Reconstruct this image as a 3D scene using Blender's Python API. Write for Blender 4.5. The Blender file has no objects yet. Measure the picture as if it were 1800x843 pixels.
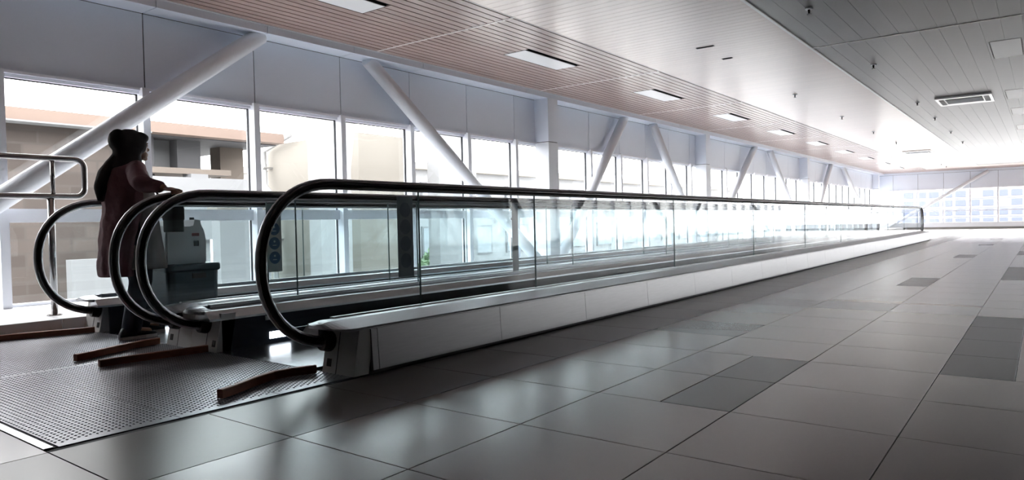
import bpy, bmesh, math, random
from mathutils import Vector, Matrix, noise
random.seed(7)
PI = math.pi
scene = bpy.context.scene
COL = scene.collection

# ------------------------------------------------------------------ camera
cam_d = bpy.data.cameras.new('camera'); cam = bpy.data.objects.new('camera', cam_d); COL.objects.link(cam)
YAW, PITCH, ROLL = (math.radians(a) for a in (37.34168, -1.30555, -1.23045))
CAM_H = 0.775
fw = Vector((-math.sin(YAW)*math.cos(PITCH), math.cos(YAW)*math.cos(PITCH), math.sin(PITCH)))
rt = Vector((math.cos(YAW), math.sin(YAW), 0.0)); up = rt.cross(fw)
rt2 = rt*math.cos(ROLL) + up*math.sin(ROLL); up2 = up*math.cos(ROLL) - rt*math.sin(ROLL)
m = Matrix((rt2, up2, -fw)).transposed().to_4x4(); m.translation = (0, 0, CAM_H)
cam.matrix_world = m
cam_d.sensor_fit = 'HORIZONTAL'; cam_d.sensor_width = 36.0; cam_d.lens = 1227.743/1800*36.0
cam_d.clip_start = 0.05; cam_d.clip_end = 1000
scene.camera = cam

# ------------------------------------------------------------------ world, exposure
SKY = 10.0
w = bpy.data.worlds.new('overcast_sky'); scene.world = w; w.use_nodes = True
bg = w.node_tree.nodes['Background']; bg.inputs[0].default_value = (1.0, 0.985, 0.98, 1); bg.inputs[1].default_value = SKY
vs = scene.view_settings
vs.view_transform = 'Standard'; vs.look = 'None'; vs.gamma = 1.0; vs.use_curve_mapping = False
vs.exposure = 0.22
scene.cycles.transparent_max_bounces = 48
scene.cycles.max_bounces = 10
scene.cycles.diffuse_bounces = 6

# ------------------------------------------------------------------ materials
def nodes(name):
    mt = bpy.data.materials.new(name); mt.use_nodes = True
    nt = mt.node_tree; b = nt.nodes['Principled BSDF']
    return mt, nt, b
def mat(name, col, rough=0.5, metal=0.0, spec=0.5, var=0.0, scale=3.0, bump=0.0, bscale=60.0, rvar=0.0, stretch=None, emit=0.0):
    mt, nt, b = nodes(name)
    b.inputs['Base Color'].default_value = (*col, 1); b.inputs['Roughness'].default_value = rough
    b.inputs['Metallic'].default_value = metal; b.inputs['Specular IOR Level'].default_value = spec
    if emit:
        b.inputs['Emission Color'].default_value = (*col, 1); b.inputs['Emission Strength'].default_value = emit
    if var or bump or rvar:
        tc = nt.nodes.new('ShaderNodeTexCoord'); mp = nt.nodes.new('ShaderNodeMapping')
        nt.links.new(tc.outputs['Object'], mp.inputs[0])
        if stretch: mp.inputs['Scale'].default_value = stretch
        n = nt.nodes.new('ShaderNodeTexNoise'); n.inputs['Scale'].default_value = scale; n.inputs['Detail'].default_value = 4
        nt.links.new(mp.outputs[0], n.inputs['Vector'])
        if var:
            cr = nt.nodes.new('ShaderNodeMix'); cr.data_type = 'RGBA'
            cr.inputs[6].default_value = (*[c*(1-var) for c in col], 1); cr.inputs[7].default_value = (*[min(1, c*(1+var)) for c in col], 1)
            nt.links.new(n.outputs['Fac'], cr.inputs[0]); nt.links.new(cr.outputs[2], b.inputs['Base Color'])
        if rvar:
            mr = nt.nodes.new('ShaderNodeMapRange'); mr.inputs[3].default_value = rough-rvar; mr.inputs[4].default_value = rough+rvar
            nt.links.new(n.outputs['Fac'], mr.inputs[0]); nt.links.new(mr.outputs[0], b.inputs['Roughness'])
        if bump:
            n2 = nt.nodes.new('ShaderNodeTexNoise'); n2.inputs['Scale'].default_value = bscale
            nt.links.new(mp.outputs[0], n2.inputs['Vector'])
            bp = nt.nodes.new('ShaderNodeBump'); bp.inputs['Strength'].default_value = bump; bp.inputs['Distance'].default_value = 0.01
            nt.links.new(n2.outputs['Fac'], bp.inputs['Height']); nt.links.new(bp.outputs[0], b.inputs['Normal'])
    return mt
def per_object(mt, amount):
    """slight brightness difference from piece to piece"""
    nt = mt.node_tree; b = nt.nodes['Principled BSDF']
    oi = nt.nodes.new('ShaderNodeObjectInfo'); mr = nt.nodes.new('ShaderNodeMapRange')
    mr.inputs[3].default_value = 1-amount; mr.inputs[4].default_value = 1+amount
    nt.links.new(oi.outputs['Random'], mr.inputs[0])
    hs = nt.nodes.new('ShaderNodeHueSaturation'); nt.links.new(mr.outputs[0], hs.inputs['Value'])
    src = b.inputs['Base Color'].links
    if src: nt.links.new(src[0].from_socket, hs.inputs['Color'])
    else: hs.inputs['Color'].default_value = b.inputs['Base Color'].default_value
    nt.links.new(hs.outputs[0], b.inputs['Base Color'])
    return mt
def glass_mat(name, tint, f0=0.04, fmax=0.9):
    mt, nt, b = nodes(name); nt.nodes.remove(b)
    out = nt.nodes['Material Output']
    tr = nt.nodes.new('ShaderNodeBsdfTransparent'); tr.inputs[0].default_value = (*tint, 1)
    gl = nt.nodes.new('ShaderNodeBsdfGlossy'); gl.inputs['Roughness'].default_value = 0.0
    lw = nt.nodes.new('ShaderNodeLayerWeight'); lw.inputs[0].default_value = 0.5
    p = nt.nodes.new('ShaderNodeMath'); p.operation = 'POWER'; p.inputs[1].default_value = 5
    ma = nt.nodes.new('ShaderNodeMath'); ma.operation = 'MULTIPLY_ADD'; ma.inputs[1].default_value = fmax-f0; ma.inputs[2].default_value = f0
    mx = nt.nodes.new('ShaderNodeMixShader')
    nt.links.new(lw.outputs['Facing'], p.inputs[0]); nt.links.new(p.outputs[0], ma.inputs[0]); nt.links.new(ma.outputs[0], mx.inputs[0])
    nt.links.new(tr.outputs[0], mx.inputs[1]); nt.links.new(gl.outputs[0], mx.inputs[2]); nt.links.new(mx.outputs[0], out.inputs[0])
    return mt
M = {}
M['tile'] = per_object(mat('porcelain_tile', (0.262, 0.212, 0.184), 0.25, var=0.03, scale=1.2, spec=0.9), 0.06)
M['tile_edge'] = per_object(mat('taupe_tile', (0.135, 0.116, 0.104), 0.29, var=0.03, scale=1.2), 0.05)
M['tile_mid'] = mat('mid_grey_tile', (0.175, 0.155, 0.14), 0.27, var=0.03, scale=1.2)
M['tile_dark'] = mat('charcoal_tile', (0.048, 0.046, 0.043), 0.32, var=0.04, scale=1.2)
M['grout'] = mat('dark_grout', (0.06, 0.056, 0.052), 0.8)
M['panel'] = mat('white_metal_panel', (0.76, 0.81, 0.90), 0.36, var=0.03, scale=1.0)
M['white'] = mat('white_paint', (0.82, 0.85, 0.90), 0.4)
M['frame'] = mat('white_window_frame', (0.86, 0.88, 0.94), 0.32)
M['black_gap'] = mat('black_gap', (0.012, 0.014, 0.02), 0.7)
M['wallrev'] = mat('plain_wall', (0.30, 0.29, 0.28), 0.7)
M['slat'] = per_object(mat('brown_ceiling_slat', (0.37, 0.262, 0.228), 0.28, var=0.06, scale=2.0, stretch=(8, .5, 8)), 0.05)
M['plank'] = per_object(mat('cream_ceiling_plank', (0.80, 0.665, 0.605), 0.28, spec=0.7, var=0.03, scale=2.0), 0.025)
M['gplank'] = per_object(mat('grey_ceiling_plank', (0.135, 0.124, 0.123), 0.34, var=0.05, scale=1.5), 0.04)
M['ceiltrim'] = mat('pale_ceiling_trim', (0.92, 0.88, 0.86), 0.3)
M['lamp_off'] = mat('frosted_lamp_cover', (0.86, 0.87, 0.88), 0.35)
M['steel'] = mat('brushed_steel', (0.42, 0.42, 0.43), 0.40, 1.0, var=0.12, scale=6, stretch=(1, 1, 14), rvar=0.06)
M['steel_deck'] = mat('satin_aluminium_deck', (0.52, 0.53, 0.55), 0.33, 1.0, var=0.08, scale=5, stretch=(12, .6, 1))
M['stainless'] = mat('polished_tube_steel', (0.42, 0.41, 0.41), 0.18, 1.0)
M['cap'] = mat('light_grey_end_cap', (0.70, 0.69, 0.675), 0.5)
M['rubber'] = mat('black_rubber', (0.012, 0.012, 0.013), 0.26, spec=0.5)
M['black'] = mat('black_plastic', (0.012, 0.012, 0.014), 0.45)
M['inner'] = mat('dark_blue_skirting', (0.018, 0.022, 0.035), 0.35)
M['belt'] = mat('pallet_belt', (0.06, 0.065, 0.07), 0.45, 0.3)
M['plate'] = mat('worn_steel_plate', (0.235, 0.237, 0.255), 0.34, 1.0, var=0.15, scale=4, rvar=0.06)
M['plate_s'] = mat('smooth_steel_plate', (0.38, 0.39, 0.41), 0.25, 1.0, var=0.12, scale=5, rvar=0.05)
M['strip'] = mat('bright_steel_edge', (0.42, 0.42, 0.44), 0.25, 1.0)
M['wood'] = mat('reddish_wood', (0.30, 0.125, 0.07), 0.45, var=0.3, scale=4, stretch=(10, 1, 10))
M['comb_lamp'] = mat('comb_lamp', (0.85, 0.93, 1.0), 0.5, emit=7.0)
M['glass'] = glass_mat('balustrade_glass', (0.935, 0.962, 0.968), 0.026, 0.8)
M['gedge'] = mat('green_glass_edge', (0.10, 0.17, 0.17), 0.3)
M['pane'] = glass_mat('window_glass', (0.97, 0.98, 0.985), 0.03, 0.8)
M['concrete'] = mat('pale_concrete', (0.50, 0.49, 0.47), 0.8, var=0.1, scale=1.5)
M['ledge'] = mat('white_ledge', (0.88, 0.89, 0.91), 0.5, var=0.03)
M['sticker'] = mat('grey_sticker', (0.42, 0.47, 0.48), 0.5)
M['sticker_back'] = mat('sticker_back', (0.30, 0.36, 0.41), 0.5)
M['sign_back'] = mat('sign_back', (0.16, 0.21, 0.26), 0.5)
M['blue'] = mat('blue_sign_disc', (0.03, 0.11, 0.22), 0.4)
M['bluemark'] = mat('pale_sign_mark', (0.5, 0.6, 0.65), 0.5)

# ------------------------------------------------------------------ mesh helpers
class MB:
    def __init__(s): s.v = []; s.f = []; s.sm = []
    def add(s, vs, fs, smooth=False):
        o = len(s.v); s.v += [tuple(v) for v in vs]
        for f in fs: s.f.append([i+o for i in f]); s.sm.append(smooth)
        return s
    def box(s, x0, x1, y0, y1, z0, z1):
        if x0 > x1: x0, x1 = x1, x0
        if y0 > y1: y0, y1 = y1, y0
        return s.add([(x0,y0,z0),(x1,y0,z0),(x1,y1,z0),(x0,y1,z0),(x0,y0,z1),(x1,y0,z1),(x1,y1,z1),(x0,y1,z1)],
                     [(0,3,2,1),(4,5,6,7),(0,1,5,4),(1,2,6,5),(2,3,7,6),(3,0,4,7)])
    def bbox(s, x0, x1, y0, y1, z0, z1, b=0.003, bottom=True):
        """box with a chamfered top edge"""
        vs = [(x0,y0,z0),(x1,y0,z0),(x1,y1,z0),(x0,y1,z0),(x0,y0,z1-b),(x1,y0,z1-b),(x1,y1,z1-b),(x0,y1,z1-b),
              (x0+b,y0+b,z1),(x1-b,y0+b,z1),(x1-b,y1-b,z1),(x0+b,y1-b,z1)]
        fs = [(8,9,10,11)]
        for i in range(4):
            j = (i+1) % 4
            fs += [(i,j,4+j,4+i),(4+i,4+j,8+j,8+i)]
        if bottom: fs.append((0,3,2,1))
        return s.add(vs, fs)
    def prism(s, poly, axis, a, b, smooth=False):
        """extrude a 2-D polygon along axis 'x','y' or 'z' from a to b"""
        def P(p, t):
            return {'x': (t, p[0], p[1]), 'y': (p[0], t, p[1]), 'z': (p[0], p[1], t)}[axis]
        n = len(poly); vs = [P(p, a) for p in poly] + [P(p, b) for p in poly]
        s.add(vs, [tuple(range(n))[::-1], tuple(range(n, 2*n))])
        o = len(s.v)-2*n
        for i in range(n):
            j = (i+1) % n
            s.f.append([o+i, o+j, o+n+j, o+n+i]); s.sm.append(smooth)
        return s
    def tube(s, pts, r, seg=12, caps=True):
        pts = [Vector(p) for p in pts]; rs = r if isinstance(r, (list, tuple)) else [r]*len(pts)
        t0 = (pts[1]-pts[0]).normalized()
        a = Vector((0, 0, 1)) if abs(t0.z) < 0.9 else Vector((1, 0, 0))
        n = t0.cross(a).normalized(); vs = []
        for i, p in enumerate(pts):
            if i == 0: t = t0
            elif i == len(pts)-1: t = (pts[-1]-pts[-2]).normalized()
            else: t = ((pts[i+1]-p).normalized()+(p-pts[i-1]).normalized()).normalized()
            n = (n - t*n.dot(t)).normalized(); b = t.cross(n)
            for k in range(seg):
                an = 2*PI*k/seg; vs.append(p + (n*math.cos(an)+b*math.sin(an))*rs[i])
        fs = []
        for i in range(len(pts)-1):
            for k in range(seg):
                k2 = (k+1) % seg; fs.append((i*seg+k, i*seg+k2, (i+1)*seg+k2, (i+1)*seg+k))
        s.add(vs, fs, True)
        if caps:
            o = len(s.v)-len(vs)
            s.f.append([o+k for k in range(seg)][::-1]); s.sm.append(False)
            s.f.append([o+(len(pts)-1)*seg+k for k in range(seg)]); s.sm.append(False)
        return s
    def rings(s, rings, caps=True, smooth=True):
        """loft closed rings of equal length"""
        n = len(rings[0]); vs = [p for r in rings for p in r]; fs = []
        for i in range(len(rings)-1):
            for k in range(n):
                k2 = (k+1) % n; fs.append((i*n+k, i*n+k2, (i+1)*n+k2, (i+1)*n+k))
        if caps: fs += [tuple(range(n))[::-1], tuple(range((len(rings)-1)*n, len(rings)*n))]
        return s.add(vs, fs, smooth)
    def ball(s, c, r, seg=16, rg=10):
        c = Vector(c); r = r if isinstance(r, (list, tuple)) else (r, r, r)
        vs = [c+Vector((0, 0, -r[2]))]
        for i in range(1, rg):
            th = PI*i/rg
            for k in range(seg):
                a = 2*PI*k/seg; vs.append(c+Vector((r[0]*math.sin(th)*math.cos(a), r[1]*math.sin(th)*math.sin(a), -r[2]*math.cos(th))))
        vs.append(c+Vector((0, 0, r[2]))); fs = []
        for k in range(seg):
            k2 = (k+1) % seg; fs.append((0, 1+k2, 1+k))
            for i in range(rg-2): fs.append((1+i*seg+k, 1+i*seg+k2, 1+(i+1)*seg+k2, 1+(i+1)*seg+k))
            fs.append((1+(rg-2)*seg+k, 1+(rg-2)*seg+k2, len(vs)-1))
        return s.add(vs, fs, True)
    def mesh(s, name, fix=True):
        me = bpy.data.meshes.new(name); me.from_pydata(s.v, [], s.f)
        me.polygons.foreach_set('use_smooth', s.sm)
        if fix:
            bm = bmesh.new(); bm.from_mesh(me); bmesh.ops.recalc_face_normals(bm, faces=bm.faces); bm.to_mesh(me); bm.free()
        me.update(); return me
    def build(s, name, material, parent=None, fix=True, loc=None):
        me = s.mesh(name, fix); me.materials.append(M[material] if isinstance(material, str) else material)
        return link(name, me, parent, loc)
def link(name, me, parent=None, loc=None):
    o = bpy.data.objects.new(name, me); COL.objects.link(o)
    if parent is not None: o.parent = parent
    if loc is not None: o.location = loc
    return o
def tag(o, label, cat, group=None):
    o['label'] = label; o['category'] = cat
    if group: o['group'] = group
    return o
def struct(o, label):
    o['kind'] = 'structure'; o['label'] = label; return o
def empty(name, loc=(0, 0, 0)):
    o = bpy.data.objects.new(name, None); COL.objects.link(o); o.location = loc; o.empty_display_size = 0.1; return o
def stuff(o): o['kind'] = 'stuff'; return o
ORD = ['first','second','third','fourth','fifth','sixth','seventh','eighth','ninth','tenth','eleventh','twelfth','thirteenth','fourteenth','fifteenth',
 'sixteenth','seventeenth','eighteenth','nineteenth','twentieth']
def ordn(i):
    if i < 20: return ORD[i]
    t = {2: 'twenty', 3: 'thirty'}[(i+1)//10]; u = (i+1) % 10
    return (t.replace('y', 'ieth') if u == 0 else t+'-'+ORD[u-1])

# ------------------------------------------------------------------ dimensions
XW, XR, YF, YB = -7.5, 6.6, 44.3, -3.0       # window wall, opposite wall, far wall, wall behind
ZC, ZPT, ZPB, ZK = 3.156, 3.06, 2.273, 0.107  # ceiling, panel top, panel bottom, ledge
JP, J0 = 1.285, 2.254                         # panel pitch along the wall
joints = [J0 + JP*k for k in range(-2, 33)]
joints = [y for y in joints if y < YF-0.3]

# ------------------------------------------------------------------ floor
LX = [-2.816, -2.232, -1.62, -1.012, -0.413, 0.19, 0.79]
Y0, TD = 1.55, 0.6
floor = struct(MB().box(-8.2, XR+0.3, YB-0.3, YF+0.3, -0.15, -0.012).build('floor', 'grout'), 'large grey porcelain tiled concourse floor')
tiles = []                                    # x0,x1,y0,y1,material
dark = {(2, 2, 'r'), (2, 3, 'r'), (2, 12, 'r'), (2, 13, 'r'), (2, 22, 'r'), (2, 23, 'r'), (2, 32, 'r'), (2, 40, 'r'),
        (4, 4, 'l'), (4, 5, 'l'), (4, 6, 'l'), (4, 7, 'l'), (4, 14, 'l'), (4, 15, 'l'), (4, 16, 'l'), (4, 17, 'l'), (4, 24, 'l'), (4, 25, 'l'), (4, 26, 'l'), (4, 34, 'l'), (4, 35, 'l')}
midg = {(2, 8), (1, 8), (1, 5), (0, 15)}
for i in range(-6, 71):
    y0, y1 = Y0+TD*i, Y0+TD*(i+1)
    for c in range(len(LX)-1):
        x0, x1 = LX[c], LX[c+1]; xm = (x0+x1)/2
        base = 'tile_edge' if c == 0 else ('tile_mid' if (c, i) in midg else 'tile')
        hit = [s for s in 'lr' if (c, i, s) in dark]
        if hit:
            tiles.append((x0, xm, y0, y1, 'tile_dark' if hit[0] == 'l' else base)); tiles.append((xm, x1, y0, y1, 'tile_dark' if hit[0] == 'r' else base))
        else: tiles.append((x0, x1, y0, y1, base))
for k in range(0, 6):                          # in front of the landing plates
    for i in range(-6, -1):
        tiles.append((LX[0]-0.6*(k+1), LX[0]-0.6*k, Y0+TD*i, Y0+TD*(i+1), 'tile'))
tiles.sort(key=lambda t: (t[0]+t[1])**2/4 + (t[2]+t[3])**2/4 + (100 if t[3] < 0.3 else 0))
cache = {}
for t in tiles[:296]:
    w_, d_ = round(t[1]-t[0], 4), round(t[3]-t[2], 4); key = (w_, d_, t[4])
    if key not in cache:
        cache[key] = MB().bbox(-w_/2+.0018, w_/2-.0018, -d_/2+.0018, d_/2-.0018, -0.012, 0.0, .0012).mesh('floor_tile'); cache[key].materials.append(M[t[4]])
    link('floor_tile', cache[key], floor, ((t[0]+t[1])/2, (t[2]+t[3])/2, 0))
rest = {}
for t in tiles[296:]: rest.setdefault(t[4], []).append(t)
x = LX[-1]
while x < XR-0.1:
    for i in range(-6, 71): rest['tile'].append((x, min(x+.6, XR), Y0+TD*i, Y0+TD*(i+1), 'tile'))
    x += 0.6
for k in range(0, 9):
    for i in range(39, 71): rest['tile'].append((LX[0]-0.6*(k+1), LX[0]-0.6*k, Y0+TD*i+0.9, Y0+TD*(i+1)+0.9, 'tile'))
for key, ts in rest.items():
    mb = MB()
    for t in ts: mb.bbox(t[0]+.0018, t[1]-.0018, t[2]+.0018, t[3]-.0018, -0.012, 0, .0012, False)
    stuff(mb.build('distant_floor_tiles', key, floor))

# ------------------------------------------------------------------ left window wall
wall = struct(MB().box(XW-0.30, XW-0.012, YB, YF+.3, ZPB+0.005, ZC+0.25).build('wall_left', 'black_gap'), 'window wall of white metal panels along the walkways')
pm = MB().box(-0.012, 0.0, 0.006, JP-0.006, ZPB+0.004, ZPT-0.006).mesh('wall_panel'); pm.materials.append(M['panel'])
for y in joints: link('wall_panel', pm, wall, (XW, y, 0))
cornice = struct(MB().box(XW-0.02, -7.215, YB, YF, ZPT+.012, ZC+.02).build('trim_1', 'black_gap'), 'white metal cornice between window wall and ceiling')
cm = MB().prism([(XW, ZPT), (-7.198, ZPT), (-7.198, ZC), (-7.215, ZC), (-7.215, ZPT+.014), (XW, ZPT+.014)], 'y', 0.005, JP-0.005).mesh('cornice_panel'); cm.materials.append(M['panel'])
for y in joints: link('cornice_panel', cm, cornice, (0, y, 0))
MB().box(-7.2, -7.188, YB, YF, ZC-.012, ZC+.001).build('cornice_edge_strip', 'white', cornice)
# ledge (plinth) under the windows
ledge = struct(MB().box(XW-.3, -6.165, YB, YF, -0.02, ZK-.012).build('trim_2', 'black_gap'), 'low white ledge along the foot of the window wall')
for a, b in [(-2.9, 2.2), (2.206, 4.8)] + [(4.806+2.57*k, 7.37+2.57*k) for k in range(15)]:
    MB().prism([(XW-.28, ZK-.012), (-6.165, ZK-.012), (-6.165, 0.0), (-6.15, 0.0), (-6.15, ZK-.003), (-6.153, ZK), (XW-.28, ZK)], 'y', a, min(b, YF-.01)).build('ledge_slab', 'ledge', ledge)
# windows
hdr = MB().box(-7.58, -7.47, 0.012, JP-.062, 2.246, ZPB).box(-7.58, -7.52, 0.012, JP-.062, 2.243, 2.2465).box(-7.58, -7.50, 0.012, JP-.062, 2.214, 2.243).mesh('window_header'); hdr.materials.append(M['frame'])
gsk = MB().box(-7.575, -7.545, 0.012, JP-.062, 2.206, 2.214).box(-7.575, -7.545, JP-.070, JP-.062, ZK, 2.206).mesh('gasket'); gsk.materials.append(M['black_gap'])
trn = MB().box(-7.59, -7.50, 0.012, JP-.062, .887, 1.012).mesh('transom'); trn.materials.append(M['frame'])
mul = MB().box(-7.6, -7.425, -.062, .012, ZK, ZPB-.002).mesh('mullion'); mul.materials.append(M['frame'])
sil = MB().box(-7.59, -7.53, 0.012, JP-.062, ZK, ZK+.03).mesh('sill'); sil.materials.append(M['frame'])
pn1 = MB().box(-7.563, -7.557, 0.012, JP-.062, 1.012, 2.214).mesh('pane'); pn1.materials.append(M['pane'])
pn2 = MB().box(-7.563, -7.557, 0.012, JP-.062, ZK+.03, .887).mesh('pane'); pn2.materials.append(M['pane'])
nwin = 0
for k, y in enumerate(joints):
    if y < -0.5: continue
    nwin += 1
    r = empty('window_%d' % nwin, (0, y, 0))
    struct(r, 'white framed two-pane window, %s from the left along the window wall' % ordn(nwin-1))
    for n_, me in (('header', hdr), ('gasket', gsk), ('transom', trn), ('mullion', mul), ('sill', sil), ('pane', pn1), ('pane', pn2)): link(n_, me, r)
# solid wall at the very near end, out of view
struct(MB().box(XW-.3, XW, YB, joints[1]-.07, -.02, ZPB).build('wall_left_end', 'wallrev'), 'plain wall end beside the first window')
# columns
cols = [(10.60, 10.92), (18.08, 18.37), (28.15, 28.47), (42.5, 42.85)]
cl = ['white square column, nearest of those on the window wall', 'white square column, second nearest on the window wall', 'white square column, third along the window wall', 'white square column in the far corner of the window wall']
for (a, b), lb in zip(cols, cl):
    r = tag(empty('column', (XW, (a+b)/2, ZK)), lb, 'column', 'columns on the window wall')
    h = (b-a)/2
    MB().box(0, .30, -h, h, 0, ZPB-.012-ZK).build('lower_casing', 'white', r)
    MB().box(0, .285, -h+.012, h-.012, ZPB-.012-ZK, ZPB-ZK).build('shadow_gap', 'black_gap', r)
    MB().box(0, .30, -h, h, ZPB-ZK, ZPT-ZK).build('upper_casing', 'panel', r)
# braces (tubes in front of the panels)
def brace(p, q, lb, group, parent=None):
    p, q = Vector(p), Vector(q); d = q-p
    if parent is None:
        r = tag(empty('diagonal_brace', p), lb, 'brace', group)
        MB().tube([(0, 0, 0), d], 0.098, 24).build('tube', 'white', r)
        MB().box(-.13, .13, -.16, .16, 0, .014).build('foot_plate', 'white', r)
        return r
    MB().tube([p, q], 0.098, 16).build('diagonal_brace', 'white', parent)
bx = -7.345
bl = [((.86, 4.82), 'thick white diagonal tube rising to the right behind the person'), ((10.40, 6.46), 'white diagonal tube falling towards the nearest column'),
      ((11.14, 13.80), 'white diagonal tube rising away from the nearest column'), ((17.90, 15.20), 'white diagonal tube falling towards the second column'),
      ((18.62, 22.50), 'white diagonal tube rising away from the second column'), ((27.96, 24.02), 'white diagonal tube falling towards the third column'),
      ((29.0, 32.5), 'white diagonal tube rising away from the third column'), ((41.2, 34.7), 'white diagonal tube falling towards the far corner column')]
braces = [b[0] for b in bl]
for (a, b), lb in bl: brace((bx, a, ZK), (bx, b, ZPT-.002), lb, 'diagonal braces on the window wall')

# ------------------------------------------------------------------ far wall
fwall = struct(MB().box(XW-.3, XR, YF+.012, YF+.30, 2.19, ZC+.25).build('wall_far', 'black_gap'), 'far end wall with windows and white metal panels')
FP = 1.213; fx = [-7.98 + FP*k for k in range(0, 13)]
fpm = MB().box(.006, FP-.006, -.001, .012, 2.20, 3.03).mesh('wall_panel'); fpm.materials.append(M['panel'])
for x in fx[:-1]: link('wall_panel', fpm, fwall, (x, YF, 0))
MB().box(XW, XR, YF-.10, YF+.02, 3.04, ZC).build('cornice_panel', 'panel', fwall)
fm = MB().box(-.035, .035, -.08, .10, .36, 2.2).mesh('mullion'); fm.materials.append(M['frame'])
fp = MB().box(.035, FP-.035, .03, .036, .36, 2.17).mesh('pane'); fp.materials.append(M['pane'])
fh = MB().box(.035, FP-.035, -.03, .07, 2.15, 2.2).mesh('window_header'); fh.materials.append(M['frame'])
ft = MB().box(.035, FP-.035, -.01, .06, .955, 1.0).mesh('transom'); ft.materials.append(M['frame'])
for k, x in enumerate(fx[:-1]):
    nwin += 1
    r = struct(empty('window_%d' % nwin, (x, YF, 0)), 'far end wall window, %s from the window-wall corner' % ordn(k))
    for n_, me in (('mullion', fm), ('pane', fp), ('header', fh), ('transom', ft)): link(n_, me, r)
struct(MB().box(XW, XR, YF-.02, YF+.25, .10, .36).build('wall_far_parapet', 'white'), 'low white parapet under the far windows')
struct(MB().box(-6.1, XR, YF-.12, YF-.02, 0, .11).build('baseboard_far', mat('grey_baseboard', (.22, .22, .21), .5)), 'grey skirting at the foot of the far wall')
r = tag(empty('diagonal_brace', (-7.05, YF-.24, .11)), 'white diagonal tube across the far end windows', 'brace', 'diagonal braces on the far wall')
MB().tube([(0, 0, 0), (4.73, 0, 2.90)], 0.085, 20).build('tube', 'white', r)
MB().box(-.13, .13, -.1, .1, 0, .014).build('foot_plate', 'white', r)

# ------------------------------------------------------------------ opposite wall and wall behind (outside the picture)
WR0 = 16.5
rw = struct(MB().box(XR, XR+.3, YB, WR0, -.02, ZC+.25).box(XR, XR+.3, WR0, YF+.3, ZPB, ZC+.25).box(XR, XR+.3, WR0, YF+.3, -.02, ZK).build('wall_right', 'wallrev'), 'opposite wall, out of the picture')
y = WR0
while y < YF-.5:
    MB().box(XR-.05, XR+.1, y-.035, y+.035, ZK, ZPB).build('mullion', 'frame', rw)
    MB().box(XR+.06, XR+.066, y+.035, min(y+JP-.035, YF), ZK, ZPB).build('pane', 'pane', rw)
    y += JP
for a, b in braces[2:]: brace((XR-.155, a, 0), (XR-.155, b, ZC), '', '', rw)
struct(MB().box(-8.2, XR+.3, YB-.3, YB, -.02, ZC+.25).build('wall_back', 'wallrev'), 'plain wall behind the viewpoint')

# ------------------------------------------------------------------ ceiling
XB12, XB23, YZ3 = -4.86, -2.60, 40.8
ceil_o = struct(MB().box(-8.2, XR+.3, YB-.3, YF+.3, ZC+.03, ZC+.30).build('ceiling', 'black_gap'), 'ceiling of brown slats, cream planks and grey planks')
lights1 = [(-6.03, -5.67, 3.95+3.853*k+.02*k, 5.25+3.853*k+.02*k) for k in range(0, 10)]
nsl = 20; sp = (XB12-.03+7.19)/nsl
segs = [(-2.9, 2.62)] + [(2.66+3.86*k, 2.66+3.86*(k+1)-.03) for k in range(10)] + [(41.26, 42.3)]
smesh = {}
for (a, b) in segs:
    L = round(b-a, 3)
    for k in range(nsl):
        x0 = -7.19+sp*k; x1 = x0+sp-.017
        cut = [l for l in lights1 if l[2] < b and l[3] > a and l[0]-.02 < x1 and l[1]+.02 > x0]
        parts = [(a, b)]
        if cut:
            l = cut[0]; parts = [p for p in ((a, l[2]-.02), (l[3]+.02, b)) if p[1]-p[0] > .05]
        for p in parts:
            key = round(p[1]-p[0], 3)
            if key not in smesh:
                smesh[key] = MB().box(0, sp-.017, 0, key, 0, .018).mesh('ceiling_slat'); smesh[key].materials.append(M['slat'])
            link('ceiling_slat', smesh[key], ceil_o, (x0, p[0], ZC))
    MB().box(-7.19, XB12-.02, b+.003, b+.027, ZC-.004, ZC+.02).build('ceiling_trim', 'ceiltrim', ceil_o)
MB().box(XB12-.018, XB12-.004, YB, 42.3, ZC-.003, ZC+.02).build('ceiling_trim', 'ceiltrim', ceil_o)
PP = 0.1335
pmesh = MB().box(XB12, XB23-.014, .0022, PP-.0022, 0, .016).mesh('ceiling_plank'); pmesh.materials.append(M['plank'])
yy = 4.6; mbn = MB()
while yy < YZ3-.05:
    link('ceiling_plank', pmesh, ceil_o, (0, yy, ZC)); yy += PP
yy2 = 4.6
while yy2 > YB+.2:
    yy2 -= PP; mbn.box(XB12, XB23-.014, yy2+.0016, yy2+PP-.0016, ZC, ZC+.016)
xx = XB12
while xx < XR-.1:                              # cream return across the far end
    mbn.box(xx+.0016, min(xx+PP, XR)-.0016, YZ3, 42.3, ZC, ZC+.016); xx += PP
stuff(mbn.build('further_ceiling_planks', 'plank', ceil_o))
MB().box(XB23-.0142, XB23+.0213, YB, YZ3, ZC-.012, ZC+.02).build('ceiling_trim', 'ceiltrim', ceil_o)
GP = 0.2155
for a, b in ((-2.9, 10.44), (10.47, YZ3)):
    gm = MB().box(.001, GP-.001, a, b, ZC, ZC+.016).mesh('ceiling_plank'); gm.materials.append(M['gplank'])
    k = 0
    while XB23+.02+GP*(k+1) < 1.2:
        link('ceiling_plank', gm, ceil_o, (XB23+.02+GP*k, 0, 0)); k += 1
    mb = MB(); x = XB23+.02+GP*k
    while x < XR-.05: mb.box(x+.001, min(x+GP, XR)-.001, a, b, ZC, ZC+.016); x += GP
    stuff(mb.build('further_ceiling_planks', 'gplank', ceil_o))
MB().box(XB23, XR, 10.44, 10.47, ZC-.004, ZC+.02).build('ceiling_trim', 'ceiltrim', ceil_o)
MB().box(XB23-.01, XR, YZ3-.01, YZ3+.015, ZC-.006, ZC+.02).build('ceiling_trim', 'ceiltrim', ceil_o)
mb = MB(); y = 42.32
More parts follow.
